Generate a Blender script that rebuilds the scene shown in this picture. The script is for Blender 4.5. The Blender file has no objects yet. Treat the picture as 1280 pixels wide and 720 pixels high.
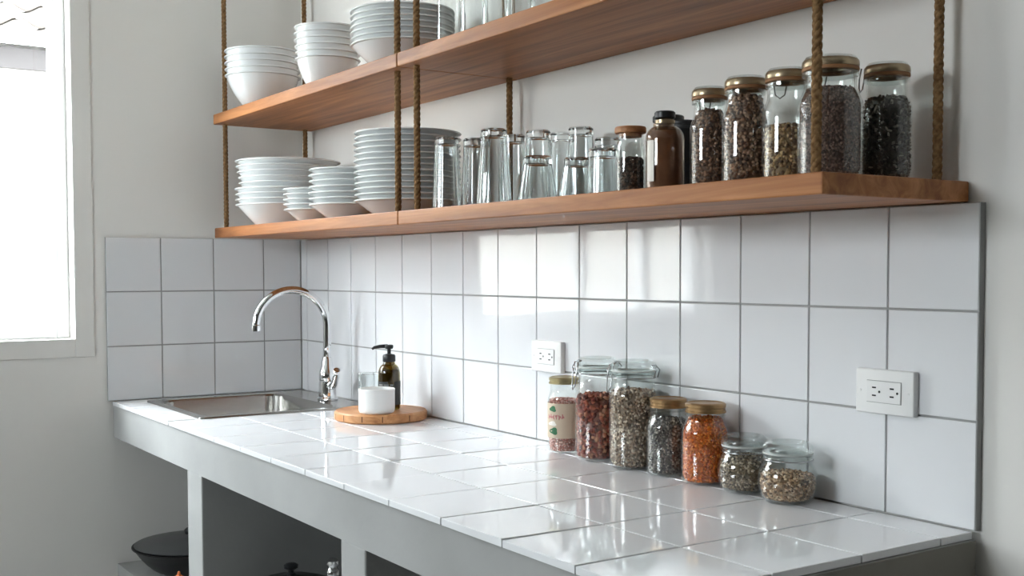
import bpy, bmesh, math, random
import numpy as np
from mathutils import Vector, Matrix, Euler

PI = math.pi
random.seed(7)
rng = np.random.default_rng(7)
SC = bpy.context.scene
COL = SC.collection

# ------------------------------------------------------------------ materials
def lin(c):
    def f(v):
        v /= 255.0
        return v / 12.92 if v <= 0.04045 else ((v + 0.055) / 1.055) ** 2.4
    return tuple(f(v) for v in c) + (1.0,)

class NT:
    def __init__(s, name):
        s.m = bpy.data.materials.new(name); s.m.use_nodes = True
        s.t = s.m.node_tree; s.t.nodes.clear()
        s.out = s.n('ShaderNodeOutputMaterial')
    def n(s, typ, **kw):
        nd = s.t.nodes.new(typ)
        for k, v in kw.items():
            if k in nd.inputs.keys(): nd.inputs[k].default_value = v
            else: setattr(nd, k, v)
        return nd
    def l(s, a, b): s.t.links.new(a, b)
    def set(s, nd, **kw):
        for k, v in kw.items(): nd.inputs[k.replace('_', ' ')].default_value = v

def principled(name, color, rough=0.5, metal=0.0, spec=0.5, coat=0.0, bump=None, vary=None, ior=1.45):
    """bump=(scale, strength, distance[, stretch]); vary=(scale, colour2)"""
    T = NT(name)
    b = T.n('ShaderNodeBsdfPrincipled')
    T.set(b, Base_Color=color, Roughness=rough, Metallic=metal, IOR=ior)
    b.inputs['Specular IOR Level'].default_value = spec
    b.inputs['Coat Weight'].default_value = coat
    tc = T.n('ShaderNodeTexCoord')
    if vary:
        nz = T.n('ShaderNodeTexNoise'); nz.inputs['Scale'].default_value = vary[0]; nz.inputs['Detail'].default_value = 5
        T.l(tc.outputs['Object'], nz.inputs['Vector'])
        rp = T.n('ShaderNodeValToRGB')
        rp.color_ramp.elements[0].position = .35; rp.color_ramp.elements[1].position = .68
        rp.color_ramp.elements[0].color = color; rp.color_ramp.elements[1].color = vary[1]
        T.l(nz.outputs['Fac'], rp.inputs['Fac']); T.l(rp.outputs['Color'], b.inputs['Base Color'])
    if bump:
        mp = T.n('ShaderNodeMapping')
        if len(bump) > 3: mp.inputs['Scale'].default_value = bump[3]
        T.l(tc.outputs['Object'], mp.inputs['Vector'])
        nz = T.n('ShaderNodeTexNoise'); nz.inputs['Scale'].default_value = bump[0]; nz.inputs['Detail'].default_value = 4
        T.l(mp.outputs['Vector'], nz.inputs['Vector'])
        bp = T.n('ShaderNodeBump'); bp.inputs['Strength'].default_value = bump[1]; bp.inputs['Distance'].default_value = bump[2]
        T.l(nz.outputs['Fac'], bp.inputs['Height']); T.l(bp.outputs['Normal'], b.inputs['Normal'])
    T.l(b.outputs['BSDF'], T.out.inputs['Surface'])
    return T.m

def wood(name, c1, c2, c3, scale=(1.2, 22, 22), rough=0.45):
    T = NT(name)
    b = T.n('ShaderNodeBsdfPrincipled'); T.set(b, Roughness=rough)
    b.inputs['Specular IOR Level'].default_value = .3
    tc = T.n('ShaderNodeTexCoord'); mp = T.n('ShaderNodeMapping'); mp.inputs['Scale'].default_value = scale
    T.l(tc.outputs['Object'], mp.inputs['Vector'])
    n1 = T.n('ShaderNodeTexNoise'); n1.inputs['Scale'].default_value = 1.6; n1.inputs['Detail'].default_value = 8
    n1.inputs['Roughness'].default_value = .62; n1.inputs['Distortion'].default_value = .8
    T.l(mp.outputs['Vector'], n1.inputs['Vector'])
    rp = T.n('ShaderNodeValToRGB'); e = rp.color_ramp.elements
    e[0].position = .30; e[0].color = c1; e[1].position = .72; e[1].color = c3
    k = e.new(.5); k.color = c2
    T.l(n1.outputs['Fac'], rp.inputs['Fac']); T.l(rp.outputs['Color'], b.inputs['Base Color'])
    bp = T.n('ShaderNodeBump'); bp.inputs['Strength'].default_value = .25; bp.inputs['Distance'].default_value = .001
    T.l(n1.outputs['Fac'], bp.inputs['Height']); T.l(bp.outputs['Normal'], b.inputs['Normal'])
    T.l(b.outputs['BSDF'], T.out.inputs['Surface'])
    return T.m

def thin_glass(name, tint, ior=1.5, rough=0.01):
    T = NT(name)
    tr = T.n('ShaderNodeBsdfTransparent'); tr.inputs['Color'].default_value = tint
    gl = T.n('ShaderNodeBsdfGlossy'); gl.inputs['Roughness'].default_value = rough; gl.inputs['Color'].default_value = (1, 1, 1, 1)
    fr = T.n('ShaderNodeFresnel'); ge = T.n('ShaderNodeNewGeometry')
    mr = T.n('ShaderNodeMapRange'); mr.inputs['To Min'].default_value = ior; mr.inputs['To Max'].default_value = 1 / ior
    T.l(ge.outputs['Backfacing'], mr.inputs['Value']); T.l(mr.outputs['Result'], fr.inputs['IOR'])   # same thin-sheet reflectance on both faces
    mx = T.n('ShaderNodeMixShader')
    T.l(fr.outputs['Fac'], mx.inputs['Fac']); T.l(tr.outputs[0], mx.inputs[1]); T.l(gl.outputs[0], mx.inputs[2])
    T.l(mx.outputs[0], T.out.inputs['Surface'])
    return T.m

def solid_glass(name, tint, rough=0.0, ior=1.48):
    T = NT(name)
    g = T.n('ShaderNodeBsdfGlass'); T.set(g, Color=tint, Roughness=rough, IOR=ior)
    T.l(g.outputs[0], T.out.inputs['Surface'])
    return T.m

def grain_mat(name, rough=.6):
    T = NT(name)
    b = T.n('ShaderNodeBsdfPrincipled'); T.set(b, Roughness=rough)
    b.inputs['Specular IOR Level'].default_value = .35
    a = T.n('ShaderNodeAttribute'); a.attribute_name = 'Col'
    T.l(a.outputs['Color'], b.inputs['Base Color'])
    T.l(b.outputs['BSDF'], T.out.inputs['Surface'])
    return T.m

M = {}
M['paint'] = principled('white_wall_paint', (.80, .782, .75, 1), .75, bump=(9, .25, .004), spec=.25, vary=(1.6, (.775, .757, .725, 1)))
M['plaster'] = principled('grey_white_plaster', (.36, .362, .355, 1), .8, bump=(14, .45, .004), spec=.2, vary=(3.5, (.305, .307, .30, 1)))
M['shaded_end'] = principled('brownish_shaded_render', (.25, .235, .21, 1), .85, bump=(16, .5, .004), spec=.2, vary=(5, (.20, .19, .165, 1)))  # brown-grey render, darkened further to carry the shade of the counter end
M['ceiling'] = principled('ceiling_paint', (.72, .715, .69, 1), .85)
M['paint_grey'] = principled('warm_grey_wall_paint', (.26, .245, .225, 1), .8)
M['floor'] = principled('polished_concrete', (.22, .215, .205, 1), .5, vary=(2.5, (.18, .175, .165, 1)))
M['tile'] = principled('white_glazed_tile', (.74, .748, .767, 1), .055, spec=.62, bump=(7, .10, .004))
M['tile_top'] = principled('white_counter_tile', (.765, .773, .79, 1), .06, spec=.62, bump=(6, .10, .004))
M['grout'] = principled('grey_grout', (.33, .33, .325, 1), .9, bump=(160, .4, .001))
M['wood'] = wood('brown_shelf_wood', lin((120, 70, 34)), lin((160, 102, 57)), lin((190, 130, 80)))
M['board'] = wood('round_board_wood', lin((150, 96, 58)), lin((196, 140, 94)), lin((222, 172, 126)), (2, 16, 16))
M['seam'] = principled('board_seam', lin((92, 56, 34)), .7)
M['cork'] = wood('lid_wood', lin((140, 92, 58)), lin((172, 120, 80)), lin((190, 140, 98)), (3, 20, 20))
M['rope'] = principled('brown_rope', lin((150, 118, 82)), .9, spec=.15, bump=(900, .8, .001), vary=(160, lin((106, 78, 50))))
M['ceramic'] = principled('white_ceramic', (.78, .80, .80, 1), .16, spec=.5)
M['matte_ceramic'] = principled('matte_white_ceramic', (.80, .80, .79, 1), .38)
M['steel'] = principled('brushed_steel', (.40, .39, .37, 1), .26, metal=1, bump=(30, .12, .001, (1, 30, 1)))
M['chrome'] = principled('chrome', (.80, .81, .82, 1), .06, metal=1)
M['clip'] = principled('clip_wire_steel', (.50, .51, .52, 1), .22, metal=1)
M['gold'] = principled('gold_lid_metal', lin((160, 130, 92)), .36, metal=.85)
M['pale_gold'] = principled('pale_gold_lid_metal', lin((176, 164, 126)), .36, metal=.8)
M['bronze'] = principled('bronze_lid_band', lin((172, 154, 126)), .3, metal=.8)
M['rubber_tan'] = principled('tan_rubber_gasket', lin((148, 104, 66)), .6)
M['rubber_grey'] = principled('clear_grey_gasket', lin((186, 190, 186)), .5)
M['black_plastic'] = principled('black_plastic', (.012, .013, .014, 1), .35)
M['black_iron'] = principled('black_iron', (.014, .014, .015, 1), .38, spec=.5)
M['lid_dark'] = principled('dark_grey_lid', (.035, .036, .037, 1), .3)
M['white_plastic'] = principled('white_plastic', (.80, .80, .79, 1), .32)
M['slot'] = principled('dark_socket_slot', (.01, .01, .012, 1), .6)
M['frame'] = principled('white_window_frame', (.82, .82, .82, 1), .4)
M['ext_wall'] = principled('pale_outdoor_render', (.36, .345, .32, 1), .9)
M['roof'] = principled('pale_roof_tile', (.062, .052, .044, 1), .85, vary=(4, (.042, .034, .029, 1)))
M['eave'] = principled('grey_eave_board', (.022, .019, .019, 1), .8)
M['ground'] = principled('pale_outdoor_paving', (.55, .54, .51, 1), .9)
M['pane'] = thin_glass('window_glass', (.96, .97, .97, 1), 1.3)
M['jar'] = thin_glass('jar_glass', (.955, .97, .965, 1), 1.5)
M['jar_thick'] = thin_glass('thick_jar_glass', (.90, .93, .925, 1), 1.75)
M['tumbler'] = solid_glass('tumbler_glass', (.97, .985, .985, 1))
M['lidglass'] = solid_glass('lid_glass', (.93, .96, .955, 1), .02)
M['amber'] = thin_glass('dark_amber_glass', (.50, .43, .20, 1), 1.6)
M['brown_glass'] = thin_glass('brownish_glass', (.84, .77, .71, 1), 1.5)
M['soap'] = principled('amber_soap', lin((134, 124, 30)), .2)
M['powder'] = principled('brown_powder', lin((150, 122, 102)), .85, bump=(220, .5, .001), vary=(40, lin((132, 106, 88))))
M['paper'] = principled('tan_label_paper', lin((206, 190, 168)), .7)
M['paper_white'] = principled('white_label_paper', lin((236, 232, 224)), .7)
M['ink_green'] = principled('green_label_ink', lin((60, 112, 78)), .7)
M['ink_pink'] = principled('pink_label_ink', lin((186, 120, 120)), .7)
M['label_dark'] = principled('dark_bottle_label', lin((60, 62, 60)), .6)
M['label_text'] = principled('pale_label_text', lin((130, 132, 128)), .6)
M['dark_grey'] = principled('dark_grey_paint', (.03, .03, .031, 1), .5)
M['orange'] = principled('orange_brown_skin', lin((196, 104, 52)), .5)
M['grain'] = grain_mat('loose_grains')

# ------------------------------------------------------------------ mesh helpers
def link(name, me, mat=None, parent=None, loc=None, smooth=False):
    o = bpy.data.objects.new(name, me); COL.objects.link(o)
    if mat is not None:
        for mm in (mat if isinstance(mat, (list, tuple)) else [mat]): me.materials.append(mm)
    if parent is not None: o.parent = parent
    if loc is not None: o.location = loc
    if smooth:
        me.polygons.foreach_set('use_smooth', [True] * len(me.polygons))
    return o

def from_bm(name, bm, mat=None, parent=None, loc=None, smooth=False, sharp=None):
    me = bpy.data.meshes.new(name); bmesh.ops.recalc_face_normals(bm, faces=bm.faces[:])
    bm.to_mesh(me); bm.free()
    o = link(name, me, mat, parent, loc, smooth)
    if sharp is not None: me.set_sharp_from_angle(angle=math.radians(sharp))
    return o

def add_box(bm, x0, x1, y0, y1, z0, z1, bevel=0.0, seg=2, mi=0):
    vs = [bm.verts.new(p) for p in ((x0, y0, z0), (x1, y0, z0), (x1, y1, z0), (x0, y1, z0),
                                    (x0, y0, z1), (x1, y0, z1), (x1, y1, z1), (x0, y1, z1))]
    fs = [bm.faces.new([vs[i] for i in q]) for q in ((0, 3, 2, 1), (4, 5, 6, 7), (0, 1, 5, 4), (1, 2, 6, 5), (2, 3, 7, 6), (3, 0, 4, 7))]
    for f in fs: f.material_index = mi
    if bevel > 0:
        es = list({e for f in fs for e in f.edges})
        bmesh.ops.bevel(bm, geom=es, offset=bevel, segments=seg, affect='EDGES', profile=.5)
    return vs

def lathe_data(prof, seg=48, closed=False):
    """prof: list of (r, z). r==0 collapses to a pole."""
    V, F, rings = [], [], []
    for r, z in prof:
        if r <= 1e-6:
            rings.append([len(V)]); V.append((0, 0, z))
        else:
            rings.append(list(range(len(V), len(V) + seg)))
            V += [(r * math.cos(2 * PI * k / seg), r * math.sin(2 * PI * k / seg), z) for k in range(seg)]
    pairs = list(zip(rings[:-1], rings[1:]))
    if closed: pairs.append((rings[-1], rings[0]))
    for a, b in pairs:
        for k in range(seg):
            k2 = (k + 1) % seg
            if len(a) == 1 and len(b) == 1: break
            if len(a) == 1: F.append((a[0], b[k2], b[k]))
            elif len(b) == 1: F.append((a[k], a[k2], b[0]))
            else: F.append((a[k], a[k2], b[k2], b[k]))
    return V, F

def lathe_mesh(name, prof, seg=48, closed=False, sharp=40, mat=None):
    V, F = lathe_data(prof, seg, closed)
    bm = bmesh.new(); vs = [bm.verts.new(v) for v in V]
    for f in F:
        try: bm.faces.new([vs[i] for i in f])
        except ValueError: pass
    bmesh.ops.remove_doubles(bm, verts=bm.verts[:], dist=1e-6)
    bmesh.ops.recalc_face_normals(bm, faces=bm.faces[:])
    me = bpy.data.meshes.new(name); bm.to_mesh(me); bm.free()
    me.polygons.foreach_set('use_smooth', [True] * len(me.polygons))
    if sharp: me.set_sharp_from_angle(angle=math.radians(sharp))
    if mat: me.materials.append(mat)
    return me

def lathe(name, prof, mat, parent=None, loc=None, seg=48, closed=False, sharp=40):
    me = lathe_mesh(name, prof, seg, closed, sharp, mat)
    o = bpy.data.objects.new(name, me); COL.objects.link(o)
    if parent is not None: o.parent = parent
    if loc is not None: o.location = loc
    return o

def arc(cx, cz, r, a0, a1, n=6):
    return [(cx + r * math.cos(math.radians(a0 + (a1 - a0) * i / n)), cz + r * math.sin(math.radians(a0 + (a1 - a0) * i / n))) for i in range(n + 1)]

def add_tube(bm, pts, r, seg=10, cyclic=False, mi=0):
    pts = [Vector(p) for p in pts]; n = len(pts); rings = []; up = None
    rr = r if isinstance(r, (list, tuple)) else [r] * n
    for i, p in enumerate(pts):
        if cyclic: t = pts[(i + 1) % n] - pts[i - 1]
        else: t = pts[min(i + 1, n - 1)] - pts[max(i - 1, 0)]
        t.normalize()
        if up is None:
            up = Vector((0, 0, 1)) if abs(t.z) < .9 else Vector((1, 0, 0))
        a = (up - t * up.dot(t)).normalized(); up = a; b = t.cross(a)
        rings.append([bm.verts.new(p + (a * math.cos(2 * PI * k / seg) + b * math.sin(2 * PI * k / seg)) * rr[i]) for k in range(seg)])
    m = n if cyclic else n - 1
    for i in range(m):
        A, B = rings[i], rings[(i + 1) % n]
        for k in range(seg):
            f = bm.faces.new((A[k], A[(k + 1) % seg], B[(k + 1) % seg], B[k])); f.material_index = mi; f.smooth = True
    if not cyclic:
        bm.faces.new(rings[0][::-1]).material_index = mi; bm.faces.new(rings[-1]).material_index = mi

def tube(name, pts, r, mat, parent=None, loc=None, seg=10, cyclic=False):
    bm = bmesh.new(); add_tube(bm, pts, r, seg, cyclic)
    return from_bm(name, bm, mat, parent, loc)

def tag(o, label, cat, group=None, kind=None):
    o['label'] = label; o['category'] = cat
    if group: o['group'] = group
    if kind: o['kind'] = kind
    return o

def thing(name, label, cat, loc=(0, 0, 0), rz=0, group=None):
    o = bpy.data.objects.new(name, None); COL.objects.link(o)
    o.empty_display_size = .05; o.location = loc; o.rotation_euler = (0, 0, rz)
    return tag(o, label, cat, group)

def structure(o):
    o['kind'] = 'structure'; return o

# ------------------------------------------------------------------ dimensions (metres)
H = .85                       # worktop height
XR = 2.2927                   # right end of counter and wall tiling
XW, YW = -.010, .012          # plaster faces of the left and back walls
WD0, WD1, WZ0, WZ1 = .648, 1.665, 1.024, 2.16      # window opening in the left wall
RX, RY, RZ = 7.2, -4.2, 2.62
FX0, FX1, FZ0, FZ1 = .9, 2.05, 1.5, 2.25    # unseen opening added behind the camera for fill light

# ------------------------------------------------------------------ room shell
def shell():
    bm = bmesh.new(); t = .14
    for y0, y1, z0, z1 in ((-WD0, YW + t, 0, 6), (RY, -WD1, 0, 6), (-WD1, -WD0, 0, WZ0), (-WD1, -WD0, WZ1, 6)):  # carried up unseen past the ceiling to keep sky light off the neighbour
        add_box(bm, XW - t, XW, y0, y1, z0, z1)
    structure(from_bm('wall_left', bm, M['paint']))
    bm = bmesh.new(); add_box(bm, XW, RX, YW, YW + t, 0, RZ); structure(from_bm('wall_back', bm, M['paint']))
    bm = bmesh.new(); add_box(bm, RX, RX + t, RY, YW + t, 0, RZ); structure(from_bm('wall_right', bm, M['paint_grey']))
    bm = bmesh.new(); 
    for x0, x1, z0, z1 in ((XW, FX0, 0, RZ), (FX1, RX, 0, RZ), (FX0, FX1, 0, FZ0), (FX0, FX1, FZ1, RZ)): add_box(bm, x0, x1, RY - t, RY, z0, z1)
    structure(from_bm('wall_front', bm, M['paint_grey']))
    bm = bmesh.new(); add_box(bm, XW - t, RX + t, RY - t, YW + t, -.1, 0); structure(from_bm('floor', bm, M['floor']))
    bm = bmesh.new(); add_box(bm, XW - t, RX + t, RY - t, YW + t, RZ, RZ + .1); structure(from_bm('ceiling', bm, M['ceiling']))
    # raised plaster band around the window
    bm = bmesh.new(); w = .05; x0, x1 = XW - .001, XW + .0035
    for y0, y1, z0, z1 in ((-WD0, -WD0 + w, WZ0 - w, WZ1 + w), (-WD1 - w, -WD1, WZ0 - w, WZ1 + w), (-WD1, -WD0, WZ0 - w, WZ0), (-WD1, -WD0, WZ1, WZ1 + w)):
        add_box(bm, x0, x1, y0, y1, z0, z1, .0015, 2)
    structure(from_bm('trim_1', bm, M['paint']))
    # window: outer frame, two mullions and three panes
    w = structure(bpy.data.objects.new('window_1', None)); COL.objects.link(w)
    fx0, fx1 = XW - .125, XW - .058; f = .034
    bm = bmesh.new()
    for y0, y1, z0, z1 in ((-WD0 - f, -WD0, WZ0, WZ1), (-WD1, -WD1 + f, WZ0, WZ1), (-WD1 + f, -WD0 - f, WZ0, WZ0 + f), (-WD1 + f, -WD0 - f, WZ1 - f, WZ1)):
        add_box(bm, fx0, fx1, y0, y1, z0, z1, .003, 2)
    o = from_bm('window_frame', bm, M['frame'], w)
    cuts = [-WD0 - f, -1.115, -1.405, -WD1 + f]
    for k, y in enumerate(cuts[1:3]):
        bm = bmesh.new(); add_box(bm, fx0 + .006, fx1 - .006, y - .016, y + .016, WZ0 + f, WZ1 - f, .003, 2)
        from_bm('mullion', bm, M['frame'], w)
    for k in range(3):
        a = cuts[k] - (.016 if k else 0); b = cuts[k + 1] + (.016 if k < 2 else 0)
        bm = bmesh.new(); add_box(bm, -.006 + (fx0 + fx1) / 2, -.002 + (fx0 + fx1) / 2, b - .003, a + .003, WZ0 + f - .003, WZ1 - f + .003)
        from_bm('pane', bm, M['pane'], w)
    w2 = structure(bpy.data.objects.new('added_fill_window', None)); COL.objects.link(w2)  # unseen window, added in the front wall to brighten the room
    bm = bmesh.new(); f = .04; ya, yb = RY - .1, RY - .05
    for x0, x1, z0, z1 in ((FX0, FX0 + f, FZ0, FZ1), (FX1 - f, FX1, FZ0, FZ1), (FX0 + f, FX1 - f, FZ0, FZ0 + f), (FX0 + f, FX1 - f, FZ1 - f, FZ1), ((FX0 + FX1) / 2 - .02, (FX0 + FX1) / 2 + .02, FZ0 + f, FZ1 - f)):
        add_box(bm, x0, x1, ya, yb, z0, z1)
    from_bm('window_frame', bm, M['frame'], w2)
    bm = bmesh.new(); add_box(bm, FX0 + f, FX1 - f, ya + .02, ya + .024, FZ0 + f, FZ1 - f); from_bm('pane', bm, M['pane'], w2)
shell()

# ------------------------------------------------------------------ outdoors
def outdoors():
    bm = bmesh.new(); add_box(bm, -9, XW - .14, -14, 9, -.35, -.3)
    structure(from_bm('ground', bm, M['ground']))
    nb = thing('neighbouring_building', 'pale rendered building with scalloped tile eave seen outside the window', 'building', (-3.2, 0, -.40))
    bm = bmesh.new(); add_box(bm, -.3, 0, -9, 7, .07, 2.78); from_bm('outer_wall', bm, M['ext_wall'], nb)
    bm = bmesh.new(); add_box(bm, 0, .34, -9, 7, 2.66, 2.70); add_box(bm, .30, .34, -9, 7, 2.60, 2.66)
    from_bm('eave_board', bm, M['eave'], nb)
    # corrugated clay tiles in overlapping courses
    bm = bmesh.new(); ny = 16 * 5 * 8; slope = math.tan(math.radians(24))
    for c in range(7):
        xa, xb = .40 - c * .34, .40 - (c + 1) * .34 - .05
        za = 2.715 + (.40 - xa) * slope + .03; zb = 2.715 + (.40 - xb) * slope
        A, B, A2 = [], [], []
        for k in range(ny + 1):
            y = -9 + 16 * k / ny; wv = .022 * math.cos(2 * PI * y / .2)
            A.append(bm.verts.new((xa, y, za + wv))); B.append(bm.verts.new((xb, y, zb + wv))); A2.append(bm.verts.new((xa, y, za + wv - .016)))
        for k in range(ny):
            bm.faces.new((A[k], A[k + 1], B[k + 1], B[k])); bm.faces.new((A2[k], A2[k + 1], A[k + 1], A[k]))
    from_bm('tile_roof', bm, M['roof'], nb)
outdoors()

# ------------------------------------------------------------------ tiling
def tile_field(name, cells, place, thick, mat, label, cat, gap=.0016, tilt=.0022, bev=.0011, parent=None):
    """cells: (u0,u1,v0,v1); place maps (u,v,n) -> xyz. One mesh: every tile a slightly tilted bevelled slab over a grout bed."""
    bm = bmesh.new()
    for (u0, u1, v0, v1, tu, tv) in cells:
        a0, a1, b0, b1 = u0 + gap, u1 - gap, v0 + gap, v1 - gap
        cu, cv = (u0 + u1) / 2, (v0 + v1) / 2
        vs = []
        for n0, ins in ((0, 0), (thick - bev, 0), (thick - bev * .3, bev * .3), (thick, bev)):
            ring = []
            for (u, v) in ((a0 + ins, b0 + ins), (a1 - ins, b0 + ins), (a1 - ins, b1 - ins), (a0 + ins, b1 - ins)):
                n = n0 + ((u - cu) * tu + (v - cv) * tv if n0 > 0 else 0)
                ring.append(bm.verts.new(place(u, v, n)))
            vs.append(ring)
        for A, B in zip(vs[:-1], vs[1:]):
            for k in range(4): bm.faces.new((A[k], A[(k + 1) % 4], B[(k + 1) % 4], B[k]))
        bm.faces.new(vs[-1])
    us = [c[0] for c in cells] + [c[1] for c in cells]; vs_ = [c[2] for c in cells] + [c[3] for c in cells]
    return bm

def jit(t=.0022): return random.gauss(0, t), random.gauss(0, t)

# back wall: squares of 15 cm counted from the right end
cells = []
xs = [XR - .15 * k for k in range(16)] + [0.0]
for k in range(len(xs) - 1):
    for r in range(3):
        tu, tv = jit(); cells.append((xs[k + 1], xs[k], H + .15 * r, H + .15 * (r + 1) - (.0015 if r == 2 else 0), tu, tv))
bs = thing('tiled_backsplash', 'white square glazed wall tiles on the long wall below the shelves', 'backsplash', (0, YW, H))
def grout_box(*a):
    bm = bmesh.new(); add_box(bm, *a); return bm
bmt = tile_field('tiles', cells, lambda u, v, n: (u, YW - .0005 - n - YW, v - H), .0125, None, None, None)
from_bm('tile_surface', bmt, M['tile'], bs)
from_bm('grout', grout_box(0.002, XR - .001, -.0107, -.0002, .001, .4475), M['grout'], bs)
# left wall
cells = []
ds = [.5676 - .15 * k for k in range(4)] + [.0008]
for k in range(4):
    for r in range(3):
        tu, tv = jit(); cells.append((ds[k + 1], ds[k], H + .15 * r, H + .15 * (r + 1), tu, tv))
bs2 = thing('tiled_backsplash', 'short run of white square tiles on the window wall beside the sink', 'backsplash', (XW, 0, H))
bmt = tile_field('tiles', cells, lambda u, v, n: (.0003 + n, -u, v - H), .0098, None, None, None)
from_bm('tile_surface', bmt, M['tile'], bs2)
from_bm('grout', grout_box(.0002, .0082, -.5665, -.002, .001, .449), M['grout'], bs2)

# ------------------------------------------------------------------ counter
SX0, SX1, SY0, SY1 = .078, .508, -.472, -.034            # sink cut-out
YF = -.557
def subtract(cell, h):
    u0, u1, v0, v1 = cell; a0, a1, b0, b1 = h
    if u1 <= a0 or u0 >= a1 or v1 <= b0 or v0 >= b1: return [cell]
    out = []
    if u0 < a0: out.append((u0, a0, v0, v1))
    if u1 > a1: out.append((a1, u1, v0, v1))
    m0, m1 = max(u0, a0), min(u1, a1)
    if v0 < b0: out.append((m0, m1, v0, b0))
    if v1 > b1: out.append((m0, m1, b1, v1))
    return [c for c in out if c[1] - c[0] > .006 and c[3] - c[2] > .006]
ct = thing('masonry_counter', 'long white plastered counter topped with glossy white tiles on block supports', 'counter', (0, 0, 0))
xs = [XR - .003] + [2.129 - .1625 * k for k in range(13)] + [.002]
ys = [-.0008, -.070, -.2285, -.387, YF - .001]
cells = []
for i in range(len(xs) - 1):
    for j in range(len(ys) - 1):
        for c in subtract((xs[i + 1], xs[i], ys[j + 1], ys[j]), (SX0, SX1, SY0, SY1)):
            t = jit(.0028); cells.append(c + t)
bmt = tile_field('tiles', cells, lambda u, v, n: (u, v, H - .010 + n), .010, None, None, None)
from_bm('tiled_top', bmt, M['tile_top'], ct)
bm = bmesh.new()
for c in subtract((.001, XR - .007, YF + .006, -.001), (SX0, SX1, SY0, SY1)):
    add_box(bm, c[0], c[1], c[2], c[3], H - .012, H - .0015)
from_bm('grout', bm, M['grout'], ct)
bm = bmesh.new()
for c in subtract((0, XR, YF + .003, 0), (SX0 + .008, SX1 - .008, SY0 + .008, SY1 - .008)):
    add_box(bm, c[0], c[1], c[2], c[3], .752, H - .011)
from_bm('slab', bm, M['plaster'], ct)
bm = bmesh.new(); add_box(bm, XR - .001, XR + .001, YF + .004, -.001, .003, H - .0115); from_bm('end_face', bm, M['shaded_end'], ct)  # thin panel with the end's shade put into its colour
for a, b in ((.637, .737), (1.459, 1.552), (2.20, XR)):
    bm = bmesh.new(); add_box(bm, a, b, YF + .003, 0, 0, .753, .003, 2)
    from_bm('support_wall', bm, M['plaster'], ct)
for a, b in ((0, .637), (.737, 1.459), (1.552, 2.20)):
    bm = bmesh.new(); add_box(bm, a, b, YF + .008, 0, .355, .40)
    from_bm('lower_shelf', bm, M['plaster'], ct)

# ------------------------------------------------------------------ sink and tap
def sink():
    s = thing('kitchen_sink', 'stainless steel drop-in sink set flush in the tiled counter corner', 'sink', (0, 0, H))
    x0, x1, y0, y1 = SX0 - .012, SX1 + .012, SY0 - .012, SY1 + .012
    def ring(inx0, inx1, iny0, iny1, r, z, n=6):
        out = []
        for (cx, cy, a0) in ((inx1 - r, iny1 - r, 0), (inx0 + r, iny1 - r, 90), (inx0 + r, iny0 + r, 180), (inx1 - r, iny0 + r, 270)):
            for k in range(n + 1):
                a = math.radians(a0 + 90 * k / n); out.append((cx + r * math.cos(a), cy + r * math.sin(a), z))
        return out
    ix0, ix1, iy0, iy1 = SX0 + .010, SX1 - .014, SY0 + .010, SY1 - .075
    R = [ring(x0, x1, y0, y1, .012, .0008), ring(x0 + .001, x1 - .001, y0 + .001, y1 - .001, .012, .004), ring(x0 + .006, x1 - .006, y0 + .006, y1 - .006, .012, .0045),
         ring(ix0, ix1, iy0, iy1, .045, .003), ring(ix0 + .004, ix1 - .004, iy0 + .004, iy1 - .004, .043, -.002),
         ring(ix0 + .012, ix1 - .012, iy0 + .012, iy1 - .012, .04, -.12), ring(ix0 + .04, ix1 - .04, iy0 + .04, iy1 - .04, .02, -.135)]
    bm = bmesh.new(); rv = [[bm.verts.new(p) for p in r] for r in R]; n = len(rv[0])
    for A, B in zip(rv[:-1], rv[1:]):
        for k in range(n): bm.faces.new((A[k], A[(k + 1) % n], B[(k + 1) % n], B[k]))
    bm.faces.new(rv[-1])
    o = from_bm('basin', bm, M['steel'], s, smooth=True, sharp=35)
    lathe('drain', [(0, .001), (.02, .001), (.03, .003), (.036, .001), (.036, 0)], M['chrome'], s, ((ix0 + ix1) / 2, (iy0 + iy1) / 2, -.134))
sink()

def tap():
    fx, fy = .342, -.072
    t = thing('kitchen_tap', 'tall chrome gooseneck tap standing on the back rim of the sink', 'tap', (fx, fy, H + .0045))
    lathe('base', [(0, 0), (.028, 0), (.028, .006), (.024, .010), (.0235, .048), (.0225, .052), (.0235, .056), (.0225, .078), (.017, .088), (.0135, .112), (.0115, .116), (0, .116)], M['chrome'], t)
    R = .097; Z0 = .204; pts = [(0, 0, .100), (0, 0, .15), (0, 0, Z0)]
    for k in range(1, 25):
        a = PI * k / 24; pts.append((-.02 * (1 - math.cos(a)) * .5, -R + R * math.cos(a), Z0 + R * math.sin(a)))
    pts.append((-.02, -2 * R, Z0 - .004))
    tube('spout', pts, .0105, M['chrome'], t, seg=16)
    lathe('aerator', [(0, 0), (.0085, 0), (.0125, .001), (.0125, .016), (.0105, .018), (0, .018)], M['chrome'], t, (-.02, -2 * R, Z0 - .012))
    # side lever with rounded grip
    bm = bmesh.new(); add_tube(bm, [(.018, 0, .042), (.036, 0, .044), (.046, 0, .050), (.062, -.004, .068), (.078, -.008, .088)], [.013, .012, .009, .0075, .009], 14)
    from_bm('lever', bm, M['chrome'], t)
tap()

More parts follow.
